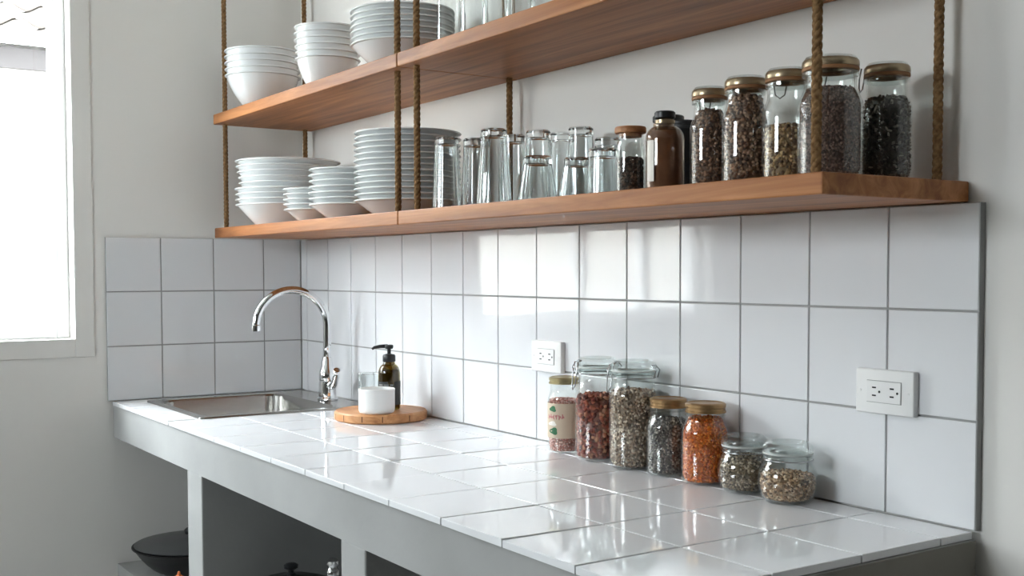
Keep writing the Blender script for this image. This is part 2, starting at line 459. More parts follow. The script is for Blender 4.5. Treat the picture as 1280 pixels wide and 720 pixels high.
# ------------------------------------------------------------------ hanging shelves and ropes
def rope_mesh(x, y, z0, z1, parent, r=.0068):
    bm = bmesh.new(); rs = r * .62; ro = r * .42; pitch = .032; n = int((z1 - z0) / .0028)
    for s in range(3):
        pts = []
        for k in range(n + 1):
            z = z0 + (z1 - z0) * k / n; a = 2 * PI * (z / pitch + s / 3)
            pts.append((x + ro * math.cos(a), y + ro * math.sin(a), z))
        add_tube(bm, pts, rs, 7)
    return from_bm('rope', bm, M['rope'], parent)

def shelf_unit(x0, x1, ropes, label):
    u = thing('hanging_shelf', label, 'shelf', (0, 0, 0))
    for z in (1.299, 1.616):
        bm = bmesh.new(); add_box(bm, x0, x1, -.2835, YW - .002, z, z + .028, .0022, 2)
        from_bm('shelf_board', bm, M['wood'], u)
    for x, y in ropes: rope_mesh(x, y, 1.322, RZ, u)
    return u
shelf_unit(.058, 1.1567, [(.083, -.258), (.083, -.019), (1.113, -.258)], 'left pair of wooden rope-hung shelves holding the bowls and plates')
shelf_unit(1.1593, 2.267, [(1.195, -.258), (1.171, -.021), (2.234, -.258), (2.238, -.021)], 'right pair of wooden rope-hung shelves holding the glasses and storage jars')

# ------------------------------------------------------------------ bowls and plates
LOW, UPP = 1.3272, 1.6442
def dish_profile(r, h, rb, t=.0032, e1=1.45, e2=1.12):
    foot = .003
    p = [(0, foot * .6), (rb * .86, foot * .6), (rb * .9, 0), (rb, 0), (rb * 1.03, foot)]
    n = 9
    for k in range(1, n + 1):
        s = k / n; rr = rb * 1.03 + (r - .0042 - rb * 1.03) * (1 - (1 - s) ** e1); zz = foot + (h - .004 - foot) * s ** e2
        p.append((rr, zz))
    p += [(r + .0014, h - .0034), (r + .0022, h - .0018), (r + .001, h), (r - .003, h - .0006)]
    for k in range(n - 1, -1, -1):
        s = k / n; rr = rb * 1.03 + (r - .0042 - rb * 1.03) * (1 - (1 - s) ** e1) - t * (.6 + .8 * (1 - s)); zz = foot + (h - .004 - foot) * s ** e2 + t * .9
        p.append((max(rr, .004), zz))
    p.append((0, foot + t))
    return p

def ordinal(i, n):
    """i counts from the bottom"""
    names = ['topmost', 'second from top', 'third from top', 'fourth from top', 'fifth from top', 'sixth from top', 'seventh from top', 'eighth from top', 'ninth from top']
    low = ['lowest', 'second from bottom', 'third from bottom', 'fourth from bottom', 'fifth from bottom', 'sixth from bottom', 'seventh from bottom']
    if i == n - 1: return 'topmost'
    if i < n / 2: return low[i]
    return names[n - 1 - i]

def stack(kind, x, y, z, r, h, rb, count, pitch, where, group, cat, adj='white', radii=None, start=0, total=None, e1=1.45, e2=1.12, t=.0032):
    """a column of nested dishes, each a thing of its own"""
    total = total or count; meshes = {}
    for i in range(count):
        rr = radii[i] if radii else r
        key = round(rr, 4)
        if key not in meshes: meshes[key] = lathe_mesh(kind, dish_profile(rr, h, rb * rr / r, t, e1, e2), 64, mat=M['ceramic'])
        o = bpy.data.objects.new(kind, meshes[key]); COL.objects.link(o)
        o.location = (x + random.uniform(-1, 1) * .0011, y + random.uniform(-1, 1) * .0011, z + pitch * i)
        o.rotation_euler = (0, 0, random.uniform(0, 6))
        tag(o, f'{adj} {kind}, {ordinal(i + start, total)} {where}', cat, group)

# upper shelf
stack('bowl', .185, -.186, UPP, .100, .096, .040, 5, .0168, 'in left stack on the upper shelf', 'wide bowls stacked on the upper shelf', 'bowl', 'wide white', e1=1.4, t=.0018)
stack('bowl', .533, -.15, UPP, .080, .093, .036, 6, .0158, 'in middle bowl stack on the upper shelf', 'deep bowls stacked on the upper shelf', 'bowl', 'deep white', e1=1.35, t=.0018)
stack('plate', .945, -.152, UPP, .1175, .060, .058, 7, .0122, 'in upper shelf stack behind ropes', 'plates stacked on the upper shelf', 'plate', 'deep white', e1=1.03, e2=1.0, t=.0024)
# lower shelf
stack('bowl', .272, -.151, LOW, .1385, .058, .085, 4, .0142, 'of four under the large plates, lower shelf', 'large bowls under the plates on the lower shelf', 'bowl', 'large white', e1=1.03, e2=1.0, t=.0024)
stack('plate', .272, -.151, LOW + .058 + .0142 * 3 - .0305, .137, .046, .092, 5, .0148, 'of five atop the bowls, lower shelf', 'large plates on top of the bowls', 'plate', 'large white', e1=1.1, e2=1.0, t=.0024, radii=[.128, .131, .1335, .1365, .1385])
stack('bowl', .563, -.204, LOW, .072, .032, .038, 5, .0124, 'in the smallest stack, lower shelf', 'small bowls stacked on the lower shelf', 'bowl', 'small white', e1=1.03, e2=1.0, t=.0024)
stack('bowl', .738, -.184, LOW, .0985, .036, .055, 7, .0136, 'in the stack beside the tall plates', 'medium bowls stacked on the lower shelf', 'bowl', 'shallow white', e1=1.03, e2=1.0, t=.0024)
stack('plate', .958, -.152, LOW, .1165, .035, .072, 13, .0124, 'in tall lower shelf stack behind ropes', 'plates in the tall stack on the lower shelf', 'plate', 'white rimmed', e1=1.03, e2=1.0, t=.0024)

# ------------------------------------------------------------------ drinking glasses (upside down)
def tumbler_mesh(h, rt, rm, wall=.0022, base=.012, facets=0):
    """mouth down: rm = mouth radius at the shelf, rt = radius of the thick base on top"""
    zt = h - base; W = lambda z: rm - (rm - rt) * min(1, z / zt)
    zs = [.0012] + [zt * k / 10 for k in range(1, 10)] + [zt - .004]
    out = [(rm - .0008, 0)] + [(W(z), z) for z in zs] + [(rt, zt), (rt + .0003, h - .003), (rt - .0025, h), (rt * .7, h - .0004), (0, h - .0022)]
    inn = [(0, zt - .002), (rt - wall - .004, zt - .002)] + [(W(z) - wall, z) for z in zs[::-1]] + [(rm - .0008, 0)]
    prof = out + inn
    return lathe_mesh('drinking_glass', prof, 80, sharp=30, mat=M['tumbler'])
def fluted(me, n=10, amp=.035, h=.15):
    for v in me.vertices:
        r = math.hypot(v.co.x, v.co.y)
        if r > .006 and .012 < v.co.z < h - .010:
            k = 1 + amp * (abs(math.cos(n / 2 * math.atan2(v.co.y, v.co.x))) - .6); v.co.x *= k; v.co.y *= k
    return me
TALL = fluted(tumbler_mesh(.150, .0235, .0295), 10, .055, .15)
BIG = fluted(tumbler_mesh(.146, .0245, .0335), 10, .055, .15)
SLIM = tumbler_mesh(.150, .0235, .0275)
SHORT = fluted(tumbler_mesh(.083, .0255, .0365), 10, .045, .083)
STUB = fluted(tumbler_mesh(.092, .0255, .0285), 10, .045, .092)
MID = tumbler_mesh(.124, .0245, .028)
glasses = [
 (TALL, 1.197, -.191, LOW, 'tall upturned glass directly beside the lower plate stack'),
 (TALL, 1.204, -.128, LOW, 'tall upturned glass tucked behind the glass next to the lower plate stack'),
 (BIG, 1.390, -.200, LOW, 'flared tall upturned glass at the shelf front, lower shelf, below the back rope'),
 (SLIM, 1.300, -.096, LOW, 'tall upturned glass against the wall under the middle back rope'),
 (SLIM, 1.390, -.098, LOW, 'tall upturned glass standing behind the leftmost short glass'),
 (SLIM, 1.384, -.036, LOW, 'tall upturned glass nearest the wall between the two short glasses'),
 (SLIM, 1.474, -.058, LOW, 'tall upturned glass standing behind the second short glass'),
 (MID, 1.543, -.047, LOW, 'medium upturned glass near the wall behind the glass by the wooden-lidded jar'),
 (SHORT, 1.535, -.200, LOW, 'short flared upturned glass, leftmost of the short ones, lower shelf front'),
 (SHORT, 1.549, -.121, LOW, 'short flared upturned glass between the other two short glasses'),
 (STUB, 1.632, -.128, LOW, 'short straight upturned glass beside the wooden-lidded jar'),
 (SLIM, 1.142, -.152, UPP, 'tall glass on the upper shelf nearest the plate stack'),
 (SLIM, 1.240, -.152, UPP, 'second tall glass from the plate stack on the upper shelf'),
 (SLIM, 1.322, -.152, UPP, 'middle one of the five tall glasses on the upper shelf'),
 (SLIM, 1.405, -.152, UPP, 'fourth tall glass from the plate stack on the upper shelf'),
 (SLIM, 1.488, -.152, UPP, 'tall glass on the upper shelf farthest from the plate stack'),
]
for me, x, y, z, lab in glasses:
    o = bpy.data.objects.new('drinking_glass', me); COL.objects.link(o); o.location = (x, y, z); o.rotation_euler = (0, 0, random.uniform(0, 6))
    tag(o, lab, 'glass', 'glasses on the upper shelf' if z > 1.5 else 'glasses on the lower shelf')

# ------------------------------------------------------------------ grains
def ico(sub=1):
    bm = bmesh.new(); bmesh.ops.create_icosphere(bm, subdivisions=sub, radius=1)
    V = np.array([v.co[:] for v in bm.verts]); F = np.array([[v.index for v in f.verts] for f in bm.faces]); bm.free()
    return V, F
ICO = ico(1)
def grains(name, prof, size, colors, label, cat, loc, core, n_scale=1.0, lump=.0, weights=None):
    """prof: (r,z) outline of the fill, bottom pole to top pole. A core with loose kernels over its whole skin, one mesh."""
    cols_ = np.array(colors); V, F = ICO; allV, allF, allC = [], [], []; off = 0
    cv, cf = lathe_data([(max(r - size[1] * .8, 0), z) for r, z in prof], 32)
    cv = np.array(cv); segs = list(zip(prof[:-1], prof[1:]))
    area = [PI * (a[0] + b[0]) * math.hypot(a[0] - b[0], a[1] - b[1]) for a, b in segs]; A = sum(area)
    n = int(A / (size[0] * size[1] * 4) * 2.6 * n_scale); n = min(n, 9000)
    which = rng.choice(len(segs), n, p=np.array(area) / A)
    cols = np.array(colors); cw = weights
    tri = [];
    for f in cf:
        for k in range(1, len(f) - 1): tri.append((f[0], f[k], f[k + 1]))
    allV.append(cv); allF.append(np.array(tri)); allC.append(np.tile(np.average(cols_, axis=0, weights=weights) * .7, (len(cv), 1))); off = len(cv)
    P = np.zeros((n, 3))
    for i, w in enumerate(which):
        a, b = segs[w]; s = rng.random()
        if a[0] < 1e-6: s = math.sqrt(s)
        elif b[0] < 1e-6: s = 1 - math.sqrt(s)
        r = a[0] + (b[0] - a[0]) * s; z = a[1] + (b[1] - a[1]) * s; th = rng.random() * 2 * PI
        r = max(r - size[1] * (.55 + .35 * rng.random()), 0); z = z + (rng.random() - .5) * size[1] * .8
        if b[0] < 1e-6: z += rng.random() * lump
        z = max(z, prof[0][1] + size[1] * .6)
        P[i] = (r * math.cos(th), r * math.sin(th), z)
    q = rng.normal(size=(n, 4)); q /= np.linalg.norm(q, axis=1)[:, None]
    w_, x, y, z = q.T
    Rm = np.stack([np.stack([1 - 2 * (y * y + z * z), 2 * (x * y - z * w_), 2 * (x * z + y * w_)], -1),
                   np.stack([2 * (x * y + z * w_), 1 - 2 * (x * x + z * z), 2 * (y * z - x * w_)], -1),
                   np.stack([2 * (x * z - y * w_), 2 * (y * z + x * w_), 1 - 2 * (x * x + y * y)], -1)], 1)
    S = np.array([size[0], size[1], size[2]]) * (0.8 + .4 * rng.random((n, 1)))
    G = np.einsum('nij,nkj->nki', Rm, V[None] * S[:, None, :]) + P[:, None, :]
    G[:, :, 2] = np.maximum(G[:, :, 2], prof[0][1])
    gi = rng.choice(len(cols), n, p=cw); gc = cols[gi] * (.75 + .5 * rng.random((n, 1)))
    allV.append(G.reshape(-1, 3)); allF.append((F[None] + (off + np.arange(n) * len(V))[:, None, None]).reshape(-1, 3)); allC.append(np.repeat(gc, len(V), 0))
    VV = np.concatenate(allV); FF = np.concatenate(allF); CC = np.concatenate(allC)
    me = bpy.data.meshes.new(name); me.vertices.add(len(VV)); me.vertices.foreach_set('co', VV.ravel())
    me.loops.add(FF.size); me.loops.foreach_set('vertex_index', FF.ravel().astype(np.int32))
    me.polygons.add(len(FF)); me.polygons.foreach_set('loop_start', np.arange(0, FF.size, 3, dtype=np.int32))
    me.update(calc_edges=True); me.validate()
    ca = me.color_attributes.new('Col', 'FLOAT_COLOR', 'POINT')
    ca.data.foreach_set('color', np.concatenate([np.clip(CC, 0, 1), np.ones((len(CC), 1))], 1).ravel().astype(np.float32))
    me.polygons.foreach_set('use_smooth', [True] * len(me.polygons))
    o = link(name, me, M['grain'], None, loc)
    return tag(o, label, cat, None, 'stuff')
def L3(*c): return lin(c)[:3]

# ------------------------------------------------------------------ jars
def fill_from(body, z0, z1, inset):
    """outline of a filling inside a body profile (outer (r,z) rising) between heights z0 and z1"""
    def rad(z):
        for (ra, za), (rb, zb) in zip(body[:-1], body[1:]):
            if za <= z <= zb and zb > za: return ra + (rb - ra) * (z - za) / (zb - za)
        return body[-1][0]
    zs = np.linspace(z0, z1, 12); pr = [(0, z0)] + [(max(rad(z) - inset, .004), z) for z in zs]
    pr[1] = (pr[1][0] * .93, z0)
    return pr + [(0, z1 + .002)]

def jar_body(r, h, neck, sh, foot=.006):
    """outer outline of a straight jar: rounded foot, straight wall, shoulder, neck. h = height of the mouth"""
    p = [(r - foot, 0)] + [(a, b) for a, b in arc(r - foot, foot, foot, -90, 0, 5)][1:]
    zs = h - sh
    p += [(r, zs - .012)]
    for k in range(1, 9):
        s = k / 8; p.append((r - (r - neck) * (1 - math.cos(s * PI)) / 2, zs - .012 + .024 * s + (sh - .024) * .35 * s))
    p.append((neck, h))
    return p
def glass_shell(outer, wall=.0022, base=.004):
    inner = [(max(r - wall, .003), max(z, base)) for r, z in outer]
    inner = [q for i, q in enumerate(inner) if i == 0 or q != inner[i - 1]]
    return [(0, 0)] + outer + [(outer[-1][0] - wall * .5, outer[-1][1] + .0012)] + inner[::-1] + [(0, base)]

def screw_lid(parent, r, z, h, mat, name='lid'):
    lathe(name, [(r - .002, 0), (r + .0006, .0004), (r + .0006, .003), (r - .0008, .004), (r - .0008, h * .5), (r + .0004, h * .58), (r + .0004, h - .002), (r - .002, h), (r * .85, h + .0003), (r * .82, h - .001), (0, h - .001)], mat, parent, (0, 0, z))

def bail(parent, r, z, ang, mat='clip', s=1.0):
    """wire swing-clasp: ring around the neck, bow over the lid and a front toggle"""
    bm = bmesh.new(); w = .0012 * s
    n = 40
    add_tube(bm, [(r * math.cos(2 * PI * k / n), r * math.sin(2 * PI * k / n), z) for k in range(n)], w, 6, True)
    o = from_bm('neck_wire', bm, M[mat], parent)
    c, sn = math.cos(ang), math.sin(ang)
    def P(u, v, q): return (u * c - v * sn, u * sn + v * c, q)      # u outwards, v sideways
    bm = bmesh.new()
    a = r + .002
    add_tube(bm, [P(a, -.012 * s, z + .022 * s), P(a + .004 * s, -.012 * s, z), P(a + .006 * s, -.011 * s, z - .022 * s), P(a + .008 * s, 0, z - .030 * s), P(a + .006 * s, .011 * s, z - .022 * s), P(a + .004 * s, .012 * s, z), P(a, .012 * s, z + .022 * s)], w, 6)
    add_tube(bm, [P(a + .001, -.012 * s, z - .002), P(a + .006 * s, -.008 * s, z + .012 * s), P(a + .004 * s, 0, z + .020 * s), P(a + .006 * s, .008 * s, z + .012 * s), P(a + .001, .012 * s, z - .002)], w, 6)
    add_tube(bm, [P(a, -.012 * s, z + .022 * s), P(a - .006 * s, -.012 * s, z + .025 * s), P(a - .006 * s, .012 * s, z + .025 * s), P(a, .012 * s, z + .022 * s)], w, 6)
    from_bm('wire_clasp', bm, M[mat], parent)
    bm = bmesh.new()
    add_tube(bm, [P(-a, -.010 * s, z), P(-a - .004 * s, -.010 * s, z + .014 * s), P(-a + .004 * s, -.010 * s, z + .022 * s), P(-a + .004 * s, .010 * s, z + .022 * s), P(-a - .004 * s, .010 * s, z + .014 * s), P(-a, .010 * s, z)], w, 6)
    from_bm('hinge_wire', bm, M[mat], parent)

def clip_lid(parent, r, z, gasket, h=.016):
    """pressed-glass lid over a rubber gasket"""
    lathe('gasket', [(r - .010, 0), (r + .0012, 0), (r + .0018, .0012), (r + .0012, .0028), (r - .010, .0028)], gasket, parent, (0, 0, z), closed=True)
    lathe('glass_lid', [(0, .004), (r * .7, .004), (r * .78, .0), (r + .001, .0), (r + .002, .003), (r + .0014, h * .62), (r - .002, h * .8), (r - .006, h), (r * .72, h), (r * .66, h - .004), (0, h - .004)], M['jar_thick'], parent, (0, 0, z + .0029))

# --- seven jars along the back of the worktop
def salt_jar():
    x, y = 1.411, -.052
    j = thing('spice_jar', 'slim gold-lidded jar with a tan label, leftmost jar along the counter wall', 'jar', (x, y, H), math.radians(-60))
    b = jar_body(.0315, .136, .0265, .022)
    lathe('body', glass_shell(b), M['jar'], j)
    screw_lid(j, .0292, .1345, .0135, M['pale_gold'])
    # wrap-round label: a curved sheet in front of the glass
    bm = bmesh.new(); R = .0323; n = 40; A0, A1 = math.radians(-175), math.radians(95)
    lo, hi = [], []
    for k in range(n + 1):
        a = A0 + (A1 - A0) * k / n; lo.append(bm.verts.new((R * math.cos(a), R * math.sin(a), .030))); hi.append(bm.verts.new((R * math.cos(a), R * math.sin(a), .098)))
    for k in range(n): bm.faces.new((lo[k], lo[k + 1], hi[k + 1], hi[k]))
    lb = from_bm('label', bm, M['paper'], j, smooth=True)
    def patch(bm, ca, cz, w, hh, R=.0327, n=18, wob=.2):
        c = bm.verts.new((R * math.cos(ca), R * math.sin(ca), cz)); ring = []
        for k in range(n):
            t = 2 * PI * k / n; q = 1 + wob * math.sin(3 * t + ca * 7); a = ca + w * math.cos(t) * q / R
            ring.append(bm.verts.new((R * math.cos(a), R * math.sin(a), cz + hh * math.sin(t) * q)))
        for k in range(n): bm.faces.new((c, ring[k], ring[(k + 1) % n]))
    face = math.radians(6)
    bm = bmesh.new(); patch(bm, face - .42, .087, .0085, .0055); from_bm('leaf_print', bm, M['ink_green'], lb)
    bm = bmesh.new(); patch(bm, face - .36, .044, .010, .0068); from_bm('leaf_print', bm, M['ink_green'], lb)
    bm = bmesh.new()
    for k in range(6): patch(bm, face - .75 + .2 * k, .0715 + .001 * (k % 2), .0024, .0042, wob=.4)
    from_bm('lettering', bm, M['ink_pink'], lb)
    bm = bmesh.new(); patch(bm, face - .45, .0585, .010, .0045); from_bm('pale_print', bm, M['paper_white'], lb)
    grains('pink_salt', fill_from(b, .0045, .103, .0034), (.0026, .002, .002), [L3(216, 160, 148), L3(190, 124, 112), L3(228, 190, 180)], 'coarse pink salt filling the slim labelled jar', 'salt', (x, y, H), L3(190, 130, 116))
salt_jar()

def clip_jar(x, y, r, h, ang, fill, top, label, flabel, fname, size, cols, core, fcat, lump=.006, weights=None):
    j = thing('clip_top_jar', label, 'jar', (x, y, H), 0, 'clip-top jars on the counter')
    neck = r * .845; b = jar_body(r, h - .021, neck, .032, .009)
    lathe('body', glass_shell(b, .003, .005), M['jar'], j)
    lathe('mouth_ring', [(neck - .001, 0), (neck + .0035, .001), (neck + .0038, .006), (neck - .001, .0075)], M['jar_thick'], j, (0, 0, h - .0295), closed=True)
    clip_lid(j, neck + .0022, h - .0205, M['rubber_grey'], .0175)
    bail(j, neck + .0026, h - .031, ang)
    grains(fname, fill_from(b, .0055, top, .0042), size, cols, flabel, fcat, (x, y, H), core, lump=lump, weights=weights)
clip_jar(1.519, -.052, .0425, .194, math.radians(-112), 'dried fruit', .116, 'clip-top glass jar of reddish brown mix beside the slim labelled jar',
         'red-brown dried fruit and nut mix in the left clip-top jar', 'dried_fruit_mix', (.0056, .0042, .0034), [L3(128, 60, 50), L3(104, 52, 44), L3(178, 100, 76), L3(148, 70, 54), L3(190, 132, 104)], L3(60, 28, 24), 'dried fruit')
clip_jar(1.627, -.053, .0445, .195, math.radians(-150), 'seeds', .134, 'clip-top glass jar of grey-brown seeds right of the reddish brown one',
         'grey and tan seed mix in the right clip-top jar', 'mixed_seeds', (.0042, .0025, .0022), [L3(186, 164, 144), L3(146, 122, 104), L3(214, 196, 176), L3(112, 92, 80), L3(166, 140, 118)], L3(78, 64, 56), 'seeds')

def preserve_jar(x, y, r, h, label, lidmat, top, fname, flabel, fcat, size, cols, core, weights=None):
    j = thing('preserve_jar', label, 'jar', (x, y, H), 0, 'gold-lidded preserve jars on the counter')
    b = jar_body(r, h - .010, r * .80, .030, .010)
    lathe('body', glass_shell(b, .0026, .005), M['jar'], j)
    lathe('neck_bead', [(r * .80, 0), (r * .80 + .002, .0015), (r * .80, .003)], M['jar_thick'], j, (0, 0, h - .0225), closed=True)
    screw_lid(j, r * .83, h - .0165, .0165, lidmat)
    grains(fname, fill_from(b, .0055, top, .0038), size, cols, flabel, fcat, (x, y, H), core, weights=weights, lump=.004)
preserve_jar(1.718, -.050, .0385, .1345, 'gold-lidded jar of dark grey seeds between clip-top jar and orange jar', M['gold'], .094, 'dark_seeds', 'dark grey seeds in the gold-lidded jar', 'seeds',
             (.0030, .0019, .0017), [L3(92, 86, 84), L3(124, 116, 112), L3(66, 60, 60), L3(158, 150, 142)], L3(36, 33, 32))
preserve_jar(1.8145, -.052, .0405, .1355, 'gold-lidded jar filled with bright orange lentils on the counter', M['gold'], .106, 'orange_lentils', 'bright orange split lentils in the gold-lidded jar', 'lentils',
             (.0026, .0026, .0016), [L3(206, 100, 22), L3(222, 118, 34), L3(184, 80, 14), L3(230, 138, 56)], L3(176, 82, 22))

def round_pot(x, y, r, h, label, top, fname, flabel, size, cols, core, ang):
    j = thing('round_clip_jar', label, 'jar', (x, y, H), 0, 'squat round jars at the end of the counter')
    neck = r * .76; zn = h - .024; b = [(r * .62, 0)]
    for k in range(0, 15):
        a = math.radians(-68 + (68 + 56) * k / 14); b.append((r * .55 + (r * .45) * math.cos(a) if a < 0 else r * .55 + r * .45 * math.cos(a), zn * .47 + zn * .5 * math.sin(a)))
    b = [(r * .60, 0)] + [q for q in b[1:]]
    b = [(max(p[0], neck) if p[1] > zn * .6 else p[0], max(p[1], 0.0)) for p in b] + [(neck, zn)]
    lathe('body', glass_shell(b, .0026, .0045), M['jar'], j)
    lathe('mouth_ring', [(neck - .002, 0), (neck + .0035, .0008), (neck + .004, .0055), (neck - .002, .007)], M['jar_thick'], j, (0, 0, zn - .002), closed=True)
    clip_lid(j, neck + .0022, zn + .0052, M['rubber_grey'], .016)
    bm = bmesh.new(); n = 40; rr = neck + .0036
    add_tube(bm, [(rr * math.cos(2 * PI * k / n), rr * math.sin(2 * PI * k / n), zn - .003) for k in range(n)], .0011, 6, True)
    from_bm('neck_wire', bm, M['clip'], j)
    grains(fname, fill_from(b, .006, top, .0042), size, cols, flabel, 'seeds', (x, y, H), core, lump=.003)
round_pot(1.9055, -.052, .0430, .0925, 'squat round glass jar of brown seeds next to the orange jar', .054, 'brown_seeds', 'brown and tan seeds in the round jar beside the orange one',
          (.0031, .0022, .0019), [L3(150, 130, 106), L3(116, 98, 80), L3(190, 172, 150), L3(86, 72, 60)], L3(52, 42, 34), 0)
round_pot(2.003, -.056, .0455, .0935, 'squat round glass jar half full of pale seeds, rightmost on the counter', .040, 'pale_seeds', 'pale tan seeds half filling the rightmost round jar',
          (.0030, .0021, .0018), [L3(196, 160, 126), L3(158, 122, 92), L3(218, 190, 160), L3(110, 84, 64)], L3(96, 74, 56), 0)

# --- jars on the lower shelf
def storage_jar(x, y, r, h, label, top, fname, flabel, fcat, size, cols, core, ang, tan=False, weights=None):
    j = thing('storage_jar', label, 'jar', (x, y, LOW), 0, 'storage jars on the lower shelf')
    neck = r * .80; b = jar_body(r, h - .020, neck, .034, .009)
    lathe('body', glass_shell(b, .0026, .005), M['jar'], j)
    lathe('mouth_ring', [(neck - .001, 0), (neck + .003, .0008), (neck + .0032, .005), (neck - .001, .0062)], M['jar_thick'], j, (0, 0, h - .0275), closed=True)
    lathe('gasket', [(neck - .008, 0), (neck + .0030, 0), (neck + .0036, .002), (neck + .0030, .0045), (neck - .008, .0045)], M['rubber_tan'], j, (0, 0, h - .0205), closed=True)
    lathe('lid_band', [(neck - .002, 0), (neck + .0032, .0002), (neck + .0036, .003), (neck + .0030, .0085), (neck + .0012, .0105), (neck - .004, .011)], M['bronze'], j, (0, 0, h - .0158))
    lathe('lid_glass', [(0, 0), (neck - .002, 0), (neck + .0008, .002), (neck - .001, .0045), (neck - .006, .0055), (0, .0048)], M['jar_thick'], j, (0, 0, h - .0062))
    bm = bmesh.new(); c, s = math.cos(ang), math.sin(ang); a = neck + .005; w = .0011
    P = lambda u, v, q: (u * c - v * s, u * s + v * c, q)
    add_tube(bm, [P(a, -.009, h - .006), P(a + .003, -.009, h - .02), P(a + .004, -.007, h - .032), P(a + .005, 0, h - .037), P(a + .004, .007, h - .032), P(a + .003, .009, h - .02), P(a, .009, h - .006)], w, 6)
    from_bm('wire_clasp', bm, M['clip'], j)
    grains(fname, fill_from(b, .0055, top, .0038), size, cols, flabel, fcat, (x, y, LOW), core, weights=weights, lump=.003)
DK = [L3(128, 94, 74), L3(96, 70, 56), L3(150, 114, 90), L3(80, 58, 48)]
storage_jar(1.925, -.150, .0300, .1590, 'slimmest clip jar of dark brown beans next to the brown bottle', .119, 'dark_beans', 'dark brown beans in the slimmest shelf jar', 'beans', (.0030, .0024, .0022), DK, L3(40, 28, 24), math.radians(150))
storage_jar(2.002, -.150, .0350, .1640, 'clip jar of speckled brown beans, second in the row of shelf jars', .131, 'speckled_beans', 'speckled brown beans in the second shelf jar', 'beans', (.0034, .0028, .0025), [L3(150, 114, 92), L3(110, 80, 64), L3(178, 144, 118), L3(84, 62, 52)], L3(44, 32, 27), math.radians(150))
storage_jar(2.084, -.150, .0350, .1640, 'half-empty clip jar of tan beans, middle of the row of shelf jars', .079, 'tan_beans', 'tan and brown beans half filling the middle shelf jar', 'beans', (.0034, .0028, .0025), [L3(172, 138, 96), L3(132, 100, 70), L3(196, 166, 122), L3(100, 76, 56)], L3(50, 38, 28), math.radians(150))
storage_jar(2.172, -.162, .0430, .1655, 'largest clip jar of fine dark grain, behind the front rope', .119, 'fine_dark_grain', 'fine dark brown grain in the largest shelf jar', 'grain', (.0022, .0018, .0016), [L3(116, 90, 80), L3(94, 72, 64), L3(136, 108, 96), L3(78, 60, 54)], L3(48, 34, 31), math.radians(150))
storage_jar(2.193, -.072, .0345, .1630, 'clip jar of black and grey tea leaves at the shelf end by the wall', .111, 'dark_tea_leaves', 'black and grey tea leaves in the end shelf jar', 'tea leaves', (.0048, .0022, .0014), [L3(74, 66, 60), L3(52, 46, 43), L3(110, 102, 94), L3(150, 142, 132)], L3(22, 21, 21), math.radians(200), weights=[.4, .35, .18, .07])

def cork_jar():
    x, y = 1.737, -.152
    j = thing('wooden_lid_jar', 'small glass jar with a flat wooden lid between the glasses and brown bottle', 'jar', (x, y, LOW))
    b = jar_body(.0245, .105, .0215, .020, .005)
    lathe('body', glass_shell(b, .0022, .004), M['jar'], j)
    lathe('lid', [(0, -.006), (.0185, -.006), (.0190, .0), (.0255, .0), (.0262, .0015), (.0262, .0085), (.0248, .0105), (0, .0108)], M['cork'], j, (0, 0, .1065))
    grains('dark_peppercorns', fill_from(b, .0045, .064, .003), (.0026, .0026, .0026), [L3(60, 46, 40), L3(40, 32, 29), L3(92, 72, 60)], 'dark peppercorns in the wooden-lidded jar', 'peppercorns', (x, y, LOW), L3(30, 23, 20))
cork_jar()

def round_bottle(x, y, r, h, label, cap_r, cap_h, glass, fill, fname, flabel, strip=False):
    j = thing('storage_bottle', label, 'bottle', (x, y, LOW), 0, 'bottles on the lower shelf')
    zs = h - cap_h - .012 - r * .72
    b = [(r - .006, 0)] + arc(r - .006, .006, .006, -90, 0, 5)[1:] + [(r, zs)]
    for k in range(1, 11):
        a = math.radians(84 * k / 10); b.append((cap_r * .82 + (r - cap_r * .82) * math.cos(a), zs + r * .72 * math.sin(a)))
    b.append((cap_r * .82, h - cap_h))
    lathe('body', glass_shell(b, .002, .004), M[glass], j)
    lathe('neck_ring', [(cap_r * .82, 0), (cap_r * .95, .001), (cap_r * .95, .006), (cap_r * .82, .007)], M['bronze'], j, (0, 0, h - cap_h - .009), closed=True)
    lathe('cap', [(0, 0), (cap_r - .001, 0), (cap_r, .001), (cap_r, cap_h - .002), (cap_r - .002, cap_h), (0, cap_h)], M['black_plastic'], j, (0, 0, h - cap_h))
    if strip:
        bm = bmesh.new(); R = r + .0006; lo, hi = [], []
        for k in range(13):
            a = math.radians(258 + 28 * k / 12); lo.append(bm.verts.new((R * math.cos(a), R * math.sin(a), .018))); hi.append(bm.verts.new((R * math.cos(a), R * math.sin(a), .082)))
        for k in range(12): bm.faces.new((lo[k], lo[k + 1], hi[k + 1], hi[k]))
        from_bm('label', bm, M['paper_white'], j, smooth=True)
    if fill:
        pr = fill_from(b, .0045, zs + r * .45, .0028)
        o = lathe(fname, pr, M['powder'], None, (x, y, LOW), 32); tag(o, flabel, 'powder', None, 'stuff')
round_bottle(1.8445, -.170, .0305, .1290, 'round-shouldered bottle of brown powder with a black cap', .0165, .011, 'brown_glass', True, 'brown_powder', 'brown powder filling the black-capped bottle', True)
round_bottle(1.729, -.062, .0310, .1430, 'dark bottle half hidden behind the brown powder bottle', .0270, .011, 'amber', False, '', '')
def dark_jar():
    j = thing('dark_jar', 'dark jar wedged behind the brown bottle and the slimmest bean jar', 'jar', (1.792, -.085, LOW))
    b = jar_body(.027, .113, .024, .018, .006)
    lathe('body', [(0, 0)] + b + [(0, b[-1][1])], M['black_plastic'], j)
    screw_lid(j, .0255, .1115, .014, M['dark_grey'])
dark_jar()

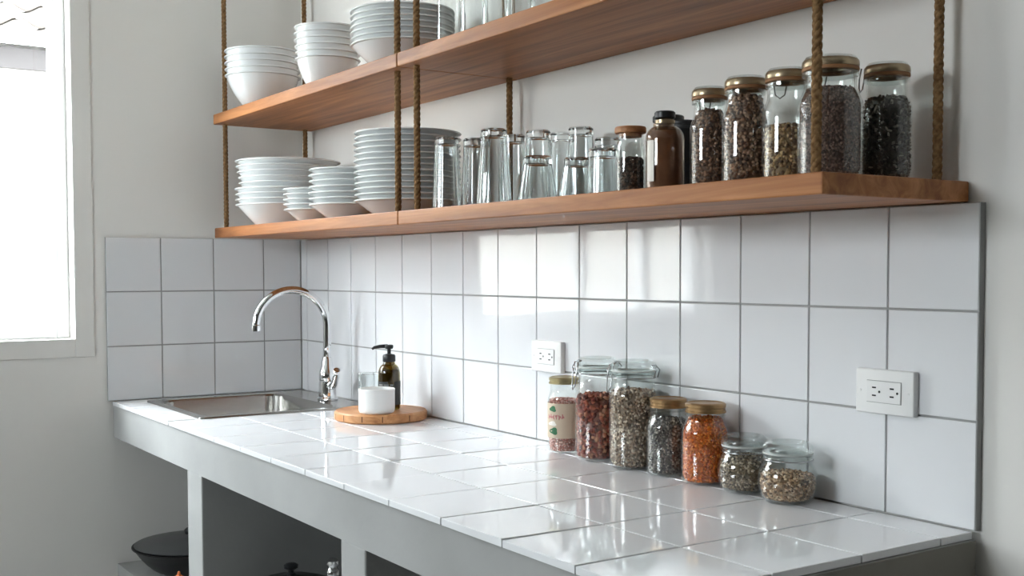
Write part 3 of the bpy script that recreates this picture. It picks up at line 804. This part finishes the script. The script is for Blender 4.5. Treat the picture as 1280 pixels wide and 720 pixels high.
# ------------------------------------------------------------------ board, soap, cups
def board():
    x, y, r, t = .754, -.1195, .111, .022
    b = thing('round_wooden_board', 'round wooden board on the counter under the soap bottle and white cup', 'board', (x, y, H + .0006))
    lathe('disc', [(0, 0), (r - .003, 0), (r, .003), (r, t - .004), (r - .0035, t), (0, t)], M['board'], b, seg=72)
    for a in (-100, -78, -50, -25, 10, 60, 120, 170, 205, 235):
        bm = bmesh.new(); a = math.radians(a); c = Vector((math.cos(a), math.sin(a), 0)) * (r + .0001); d = Vector((-math.sin(a), math.cos(a), 0)) * .0012
        q = [bm.verts.new(p) for p in (c - d + Vector((0, 0, .004)), c + d + Vector((0, 0, .004)), c + d + Vector((0, 0, t - .0045)), c - d + Vector((0, 0, t - .0045)))]
        e = [bm.verts.new(v.co * 1 - Vector((math.cos(a), math.sin(a), 0)) * .004) for v in q]
        bm.faces.new(q); [bm.faces.new((q[k], q[(k + 1) % 4], e[(k + 1) % 4], e[k])) for k in range(4)]
        from_bm('seam', bm, M['seam'], b)
    return H + .0006 + t + .0003
ZB = board()
def cup():
    x, y = .805, -.156
    r = .0425; h = .0575
    o = lathe('white_cup', [(0, .003), (r - .010, .003), (r - .006, 0), (r - .003, .001), (r - .0005, .006), (r, .012), (r, h - .006), (r + .0008, h - .002), (r - .001, h), (r - .004, h - .002), (r - .005, .010), (r - .012, .006), (0, .006)], M['matte_ceramic'], None, (x, y, ZB))
    tag(o, 'plain white ceramic cup at the front of the round wooden board', 'cup')
cup()
def soap():
    x, y = .759, -.099
    s = thing('pump_bottle', 'dark amber pump bottle with black pump on the round wooden board', 'bottle', (x, y, ZB), math.radians(0))
    r = .0265; h = .118
    b = [(r - .005, 0)] + arc(r - .005, .005, .005, -90, 0, 4)[1:] + [(r, h - .034)]
    for k in range(1, 9):
        a = math.radians(80 * k / 8); b.append((.0125 + (r - .0125) * math.cos(a), h - .034 + .025 * math.sin(a)))
    b.append((.0125, h))
    lathe('body', glass_shell(b, .002, .004), M['amber'], s)
    lathe('soap', [(0, .005)] + [(max(p[0] - .003, .003), max(p[1], .005)) for p in b if p[1] < h - .02] + [(0, h - .02)], M['soap'], s)
    bm = bmesh.new(); R = r + .0005; lo, hi = [], []; n = 36
    for k in range(n + 1):
        a = 2 * PI * .9 * k / n; lo.append(bm.verts.new((R * math.cos(a), R * math.sin(a), .012))); hi.append(bm.verts.new((R * math.cos(a), R * math.sin(a), .068)))
    for k in range(n): bm.faces.new((lo[k], lo[k + 1], hi[k + 1], hi[k]))
    lb = from_bm('label', bm, M['label_dark'], s, smooth=True)
    bm = bmesh.new(); R = r + .0009
    for row, (z0, z1, spans) in enumerate(((.058, .062, ((-88, -62), (-56, -30), (-24, -8))), (.050, .054, ((-80, -50), (-44, -20))), (.042, .0445, ((-88, -10),)), (.035, .0375, ((-84, -16),)), (.028, .0305, ((-86, -30),)))):
        for a0, a1 in spans:
            lo, hi = [], []
            for k in range(7):
                a = math.radians(a0 + (a1 - a0) * k / 6); lo.append(bm.verts.new((R * math.cos(a), R * math.sin(a), z0))); hi.append(bm.verts.new((R * math.cos(a), R * math.sin(a), z1)))
            for k in range(6): bm.faces.new((lo[k], lo[k + 1], hi[k + 1], hi[k]))
    from_bm('lettering', bm, M['label_text'], lb)
    p = thing('pump', '', '', (0, 0, h)); del p['label']; del p['category']; p.parent = s
    lathe('collar', [(0, 0), (.0150, 0), (.0155, .001), (.0155, .014), (.0135, .017), (.006, .019), (.0045, .0195), (.0045, .032), (0, .032)], M['black_plastic'], p, (0, 0, -.003))
    bm = bmesh.new()
    add_tube(bm, [(0, 0, .0275), (0, 0, .031), (0, 0, .036), (0, 0, .0375)], [.009, .0105, .0105, .008], 14)
    d = Vector((-.56, -.83, 0)).normalized()
    add_tube(bm, [tuple(d * .003 + Vector((0, 0, .034))), tuple(d * .022 + Vector((0, 0, .0335))), tuple(d * .036 + Vector((0, 0, .0305))), tuple(d * .041 + Vector((0, 0, .027)))], [.0052, .0044, .0036, .003], 10)
    from_bm('nozzle', bm, M['black_plastic'], p)
soap()
def beaker():
    me = fluted(lathe_mesh('drinking_glass', [(0, 0), (.0225, 0), (.0245, .002), (.0255, .010), (.0275, .082), (.0268, .083), (.0255, .082), (.0235, .012), (.021, .009), (0, .009)], 40, sharp=30, mat=M['tumbler']), 10, .05, .078)
    o = bpy.data.objects.new('glass_beaker', me); COL.objects.link(o); o.location = (.692, -.119, ZB)
    tag(o, 'clear glass beaker behind the white cup on the round wooden board', 'glass')
beaker()

# ------------------------------------------------------------------ wall outlets
def outlet(x0, x1, z0, z1, label):
    w, h = x1 - x0, z1 - z0; d = .0115
    o = thing('wall_outlet', label, 'outlet', ((x0 + x1) / 2, -.0009, (z0 + z1) / 2), 0, 'white double outlets on the wall tiles')
    bm = bmesh.new(); add_box(bm, -w / 2, w / 2, -d, 0, -h / 2, h / 2, .0022, 3); from_bm('cover_plate', bm, M['white_plastic'], o, smooth=True, sharp=50)
    iw, ih = .060, .031
    bm = bmesh.new(); add_box(bm, -iw / 2 - .0008, iw / 2 + .0008, -d - .0001, -d + .001, -ih / 2 - .0008, ih / 2 + .0008); from_bm('insert_gap', bm, M['grout'], o)
    bm = bmesh.new(); add_box(bm, -iw / 2, iw / 2, -d - .0016, -d, -ih / 2, ih / 2, .0006, 2); ins = from_bm('insert', bm, M['white_plastic'], o)
    for cx in (-.0165, .0150):
        bm = bmesh.new()
        for dz in (.0058, -.0058): add_box(bm, cx - .0035, cx + .0035, -d - .0019, -d - .0012, dz - .0011, dz + .0011)
        v = bmesh.ops.create_cone(bm, cap_ends=True, segments=14, radius1=.0019, radius2=.0019, depth=.0007, matrix=Matrix.Translation((cx + .0095, -d - .00155, 0)) @ Matrix.Rotation(PI / 2, 4, 'X'))
        from_bm('socket', bm, M['slot'], ins)
    for sx in (-w / 2 + .009, w / 2 - .009):
        lathe('screw', [(0, .0007), (.0016, .0006), (.0022, 0)], M['white_plastic'], o, (sx, -d, 0), 14).rotation_euler = (PI / 2, 0, 0)
outlet(2.0955, 2.1985, .9965, 1.0615, 'white double wall outlet near the right end of the tiles')
outlet(1.2395, 1.3460, .9965, 1.0610, 'white double wall outlet above the slim labelled jar')

# ------------------------------------------------------------------ things under the counter
def wok():
    x, y = .200, -.405
    w = thing('black_wok', 'black lidded wok on the shelf under the sink end of the counter', 'pan', (x, y, .4006))
    r = .150; h = .072
    out = [(0, 0), (.055, 0), (.075, .004)] + [(.075 + (r - .075) * s, .004 + (h - .004) * s ** 1.7) for s in (.2, .4, .6, .8, 1)] + [(r + .005, h + .002), (r + .005, h + .004), (r - .001, h + .003)]
    inn = [(.075 + (r - .075) * s - .004, .007 + (h - .004) * s ** 1.7) for s in (.9, .7, .5, .3, .1)] + [(.05, .004), (0, .004)]
    lathe('pan_body', out + inn, M['black_iron'], w, seg=64)
    lathe('lid', [(0, .0), (r - .010, .0), (r - .002, .001), (r - .001, .0035), (r * .8, .0085), (r * .45, .0145), (.012, .0175), (0, .018)], M['lid_dark'], w, (0, 0, h + .0045), seg=64)
    lathe('lid_knob', [(0, 0), (.009, 0), (.009, .006), (.019, .010), (.020, .020), (.016, .024), (0, .025)], M['black_plastic'], w, (0, 0, h + .0215), 28)
wok()
o = lathe('onion', [(0, 0), (.010, .0005), (.022, .008), (.028, .022), (.025, .036), (.014, .045), (.005, .050), (.003, .058), (0, .060)], M['orange'], None, (.405, -.505, .4006), 28)
tag(o, 'orange-brown onion beside the black wok under the counter', 'onion')
def pot():
    p = thing('black_pot', 'black lidded pot on the shelf under the middle of the counter', 'pot', (.880, -.405, .4006))
    lathe('pot_body', [(0, 0), (.078, 0), (.086, .008), (.088, .108), (.092, .110), (.092, .114), (.084, .114), (.082, .010), (0, .006)], M['black_iron'], p)
    lathe('lid', [(0, 0), (.083, 0), (.0925, .0005), (.093, .004), (.085, .009), (.05, .020), (.012, .026), (.008, .030), (0, .030)], M['black_iron'], p, (0, 0, .1145))
    lathe('lid_knob', [(0, 0), (.006, 0), (.006, .006), (.015, .012), (.016, .018), (.010, .022), (0, .023)], M['black_plastic'], p, (0, 0, .144))
pot()
def canister():
    c = thing('dark_canister', 'dark grey canister behind the black pot under the counter', 'canister', (.90, -.205, .4006))
    lathe('canister_body', [(0, 0), (.058, 0), (.060, .002), (.060, .215), (.058, .217), (0, .217)], M['dark_grey'], c)
    lathe('lid', [(0, 0), (.0615, 0), (.0615, .020), (.059, .023), (0, .023)], M['black_plastic'], c, (0, 0, .2172))
canister()
def cruet():
    c = thing('glass_bottle', 'small clear glass bottle with steel top beside the black pot under the counter', 'bottle', (1.055, -.385, .4006))
    b = [(.022, 0), (.026, .004), (.026, .12), (.020, .14), (.012, .152), (.011, .175)]
    lathe('body', glass_shell(b, .002, .004), M['jar'], c)
    lathe('top', [(0, 0), (.0125, 0), (.013, .002), (.013, .010), (.008, .016), (.012, .022), (.012, .030), (.006, .036), (0, .037)], M['chrome'], c, (0, 0, .1752))
cruet()

# ------------------------------------------------------------------ light
W = bpy.data.worlds.new('sky'); SC.world = W; W.use_nodes = True
bg = W.node_tree.nodes['Background']; bg.inputs['Color'].default_value = (.90, .96, 1.0, 1); bg.inputs['Strength'].default_value = 9.0
sun = bpy.data.lights.new('sun', 'SUN'); sun.energy = 1.5; sun.angle = math.radians(1); sun.color = (1, .96, .9)
so = bpy.data.objects.new('sun', sun); COL.objects.link(so)
d = Vector((-.62, .25, -.74)).normalized(); so.rotation_euler = d.to_track_quat('-Z', 'Y').to_euler()
po = bpy.data.lights.new('window_portal', 'AREA'); po.shape = 'RECTANGLE'; po.size = WD1 - WD0; po.size_y = WZ1 - WZ0
po.cycles.is_portal = True
pob = bpy.data.objects.new('window_portal', po); COL.objects.link(pob); pob.location = (XW - .15, -(WD0 + WD1) / 2, (WZ0 + WZ1) / 2)
pob.rotation_euler = Vector((1, 0, 0)).to_track_quat('-Z', 'Z').to_euler()
p2 = bpy.data.lights.new('window_portal', 'AREA'); p2.shape = 'RECTANGLE'; p2.size = FX1 - FX0; p2.size_y = FZ1 - FZ0; p2.cycles.is_portal = True  # portal for the added fill window
p2b = bpy.data.objects.new('window_portal', p2); COL.objects.link(p2b); p2b.location = ((FX0 + FX1) / 2, RY - .16, (FZ0 + FZ1) / 2)
p2b.rotation_euler = Vector((0, 1, 0)).to_track_quat('-Z', 'Z').to_euler()

# ------------------------------------------------------------------ camera
cam = bpy.data.cameras.new('camera'); co = bpy.data.objects.new('camera', cam); COL.objects.link(co)
yaw, pit, rol = -.976350803, -.0444234996, -.00122732874
f = Vector((math.cos(pit) * math.sin(yaw), math.cos(pit) * math.cos(yaw), math.sin(pit)))
r = Vector((math.cos(yaw), -math.sin(yaw), 0)); u = r.cross(f)
r2 = r * math.cos(rol) + u * math.sin(rol); u2 = u * math.cos(rol) - r * math.sin(rol)
mw = Matrix((r2, u2, -f)).transposed().to_4x4(); mw.translation = (3.2316, -1.3739, 1.2055)
co.matrix_world = mw
cam.sensor_width = 36; cam.lens = 1435.49 / 1280 * 36; cam.shift_x = (640 - 656.66) / 1280; cam.shift_y = (402.55 - 360) / 1280
cam.clip_start = .02
SC.camera = co

# ------------------------------------------------------------------ view
SC.view_settings.view_transform = 'Standard'; SC.view_settings.look = 'None'
SC.view_settings.exposure = 2.0; SC.view_settings.gamma = 1; SC.view_settings.use_curve_mapping = False
SC.cycles.use_denoising = True
SC.cycles.max_bounces = 16; SC.cycles.diffuse_bounces = 6; SC.cycles.transparent_max_bounces = 24; SC.cycles.transmission_bounces = 12; SC.cycles.glossy_bounces = 6
SC.cycles.sample_clamp_indirect = 12; SC.cycles.blur_glossy = .6
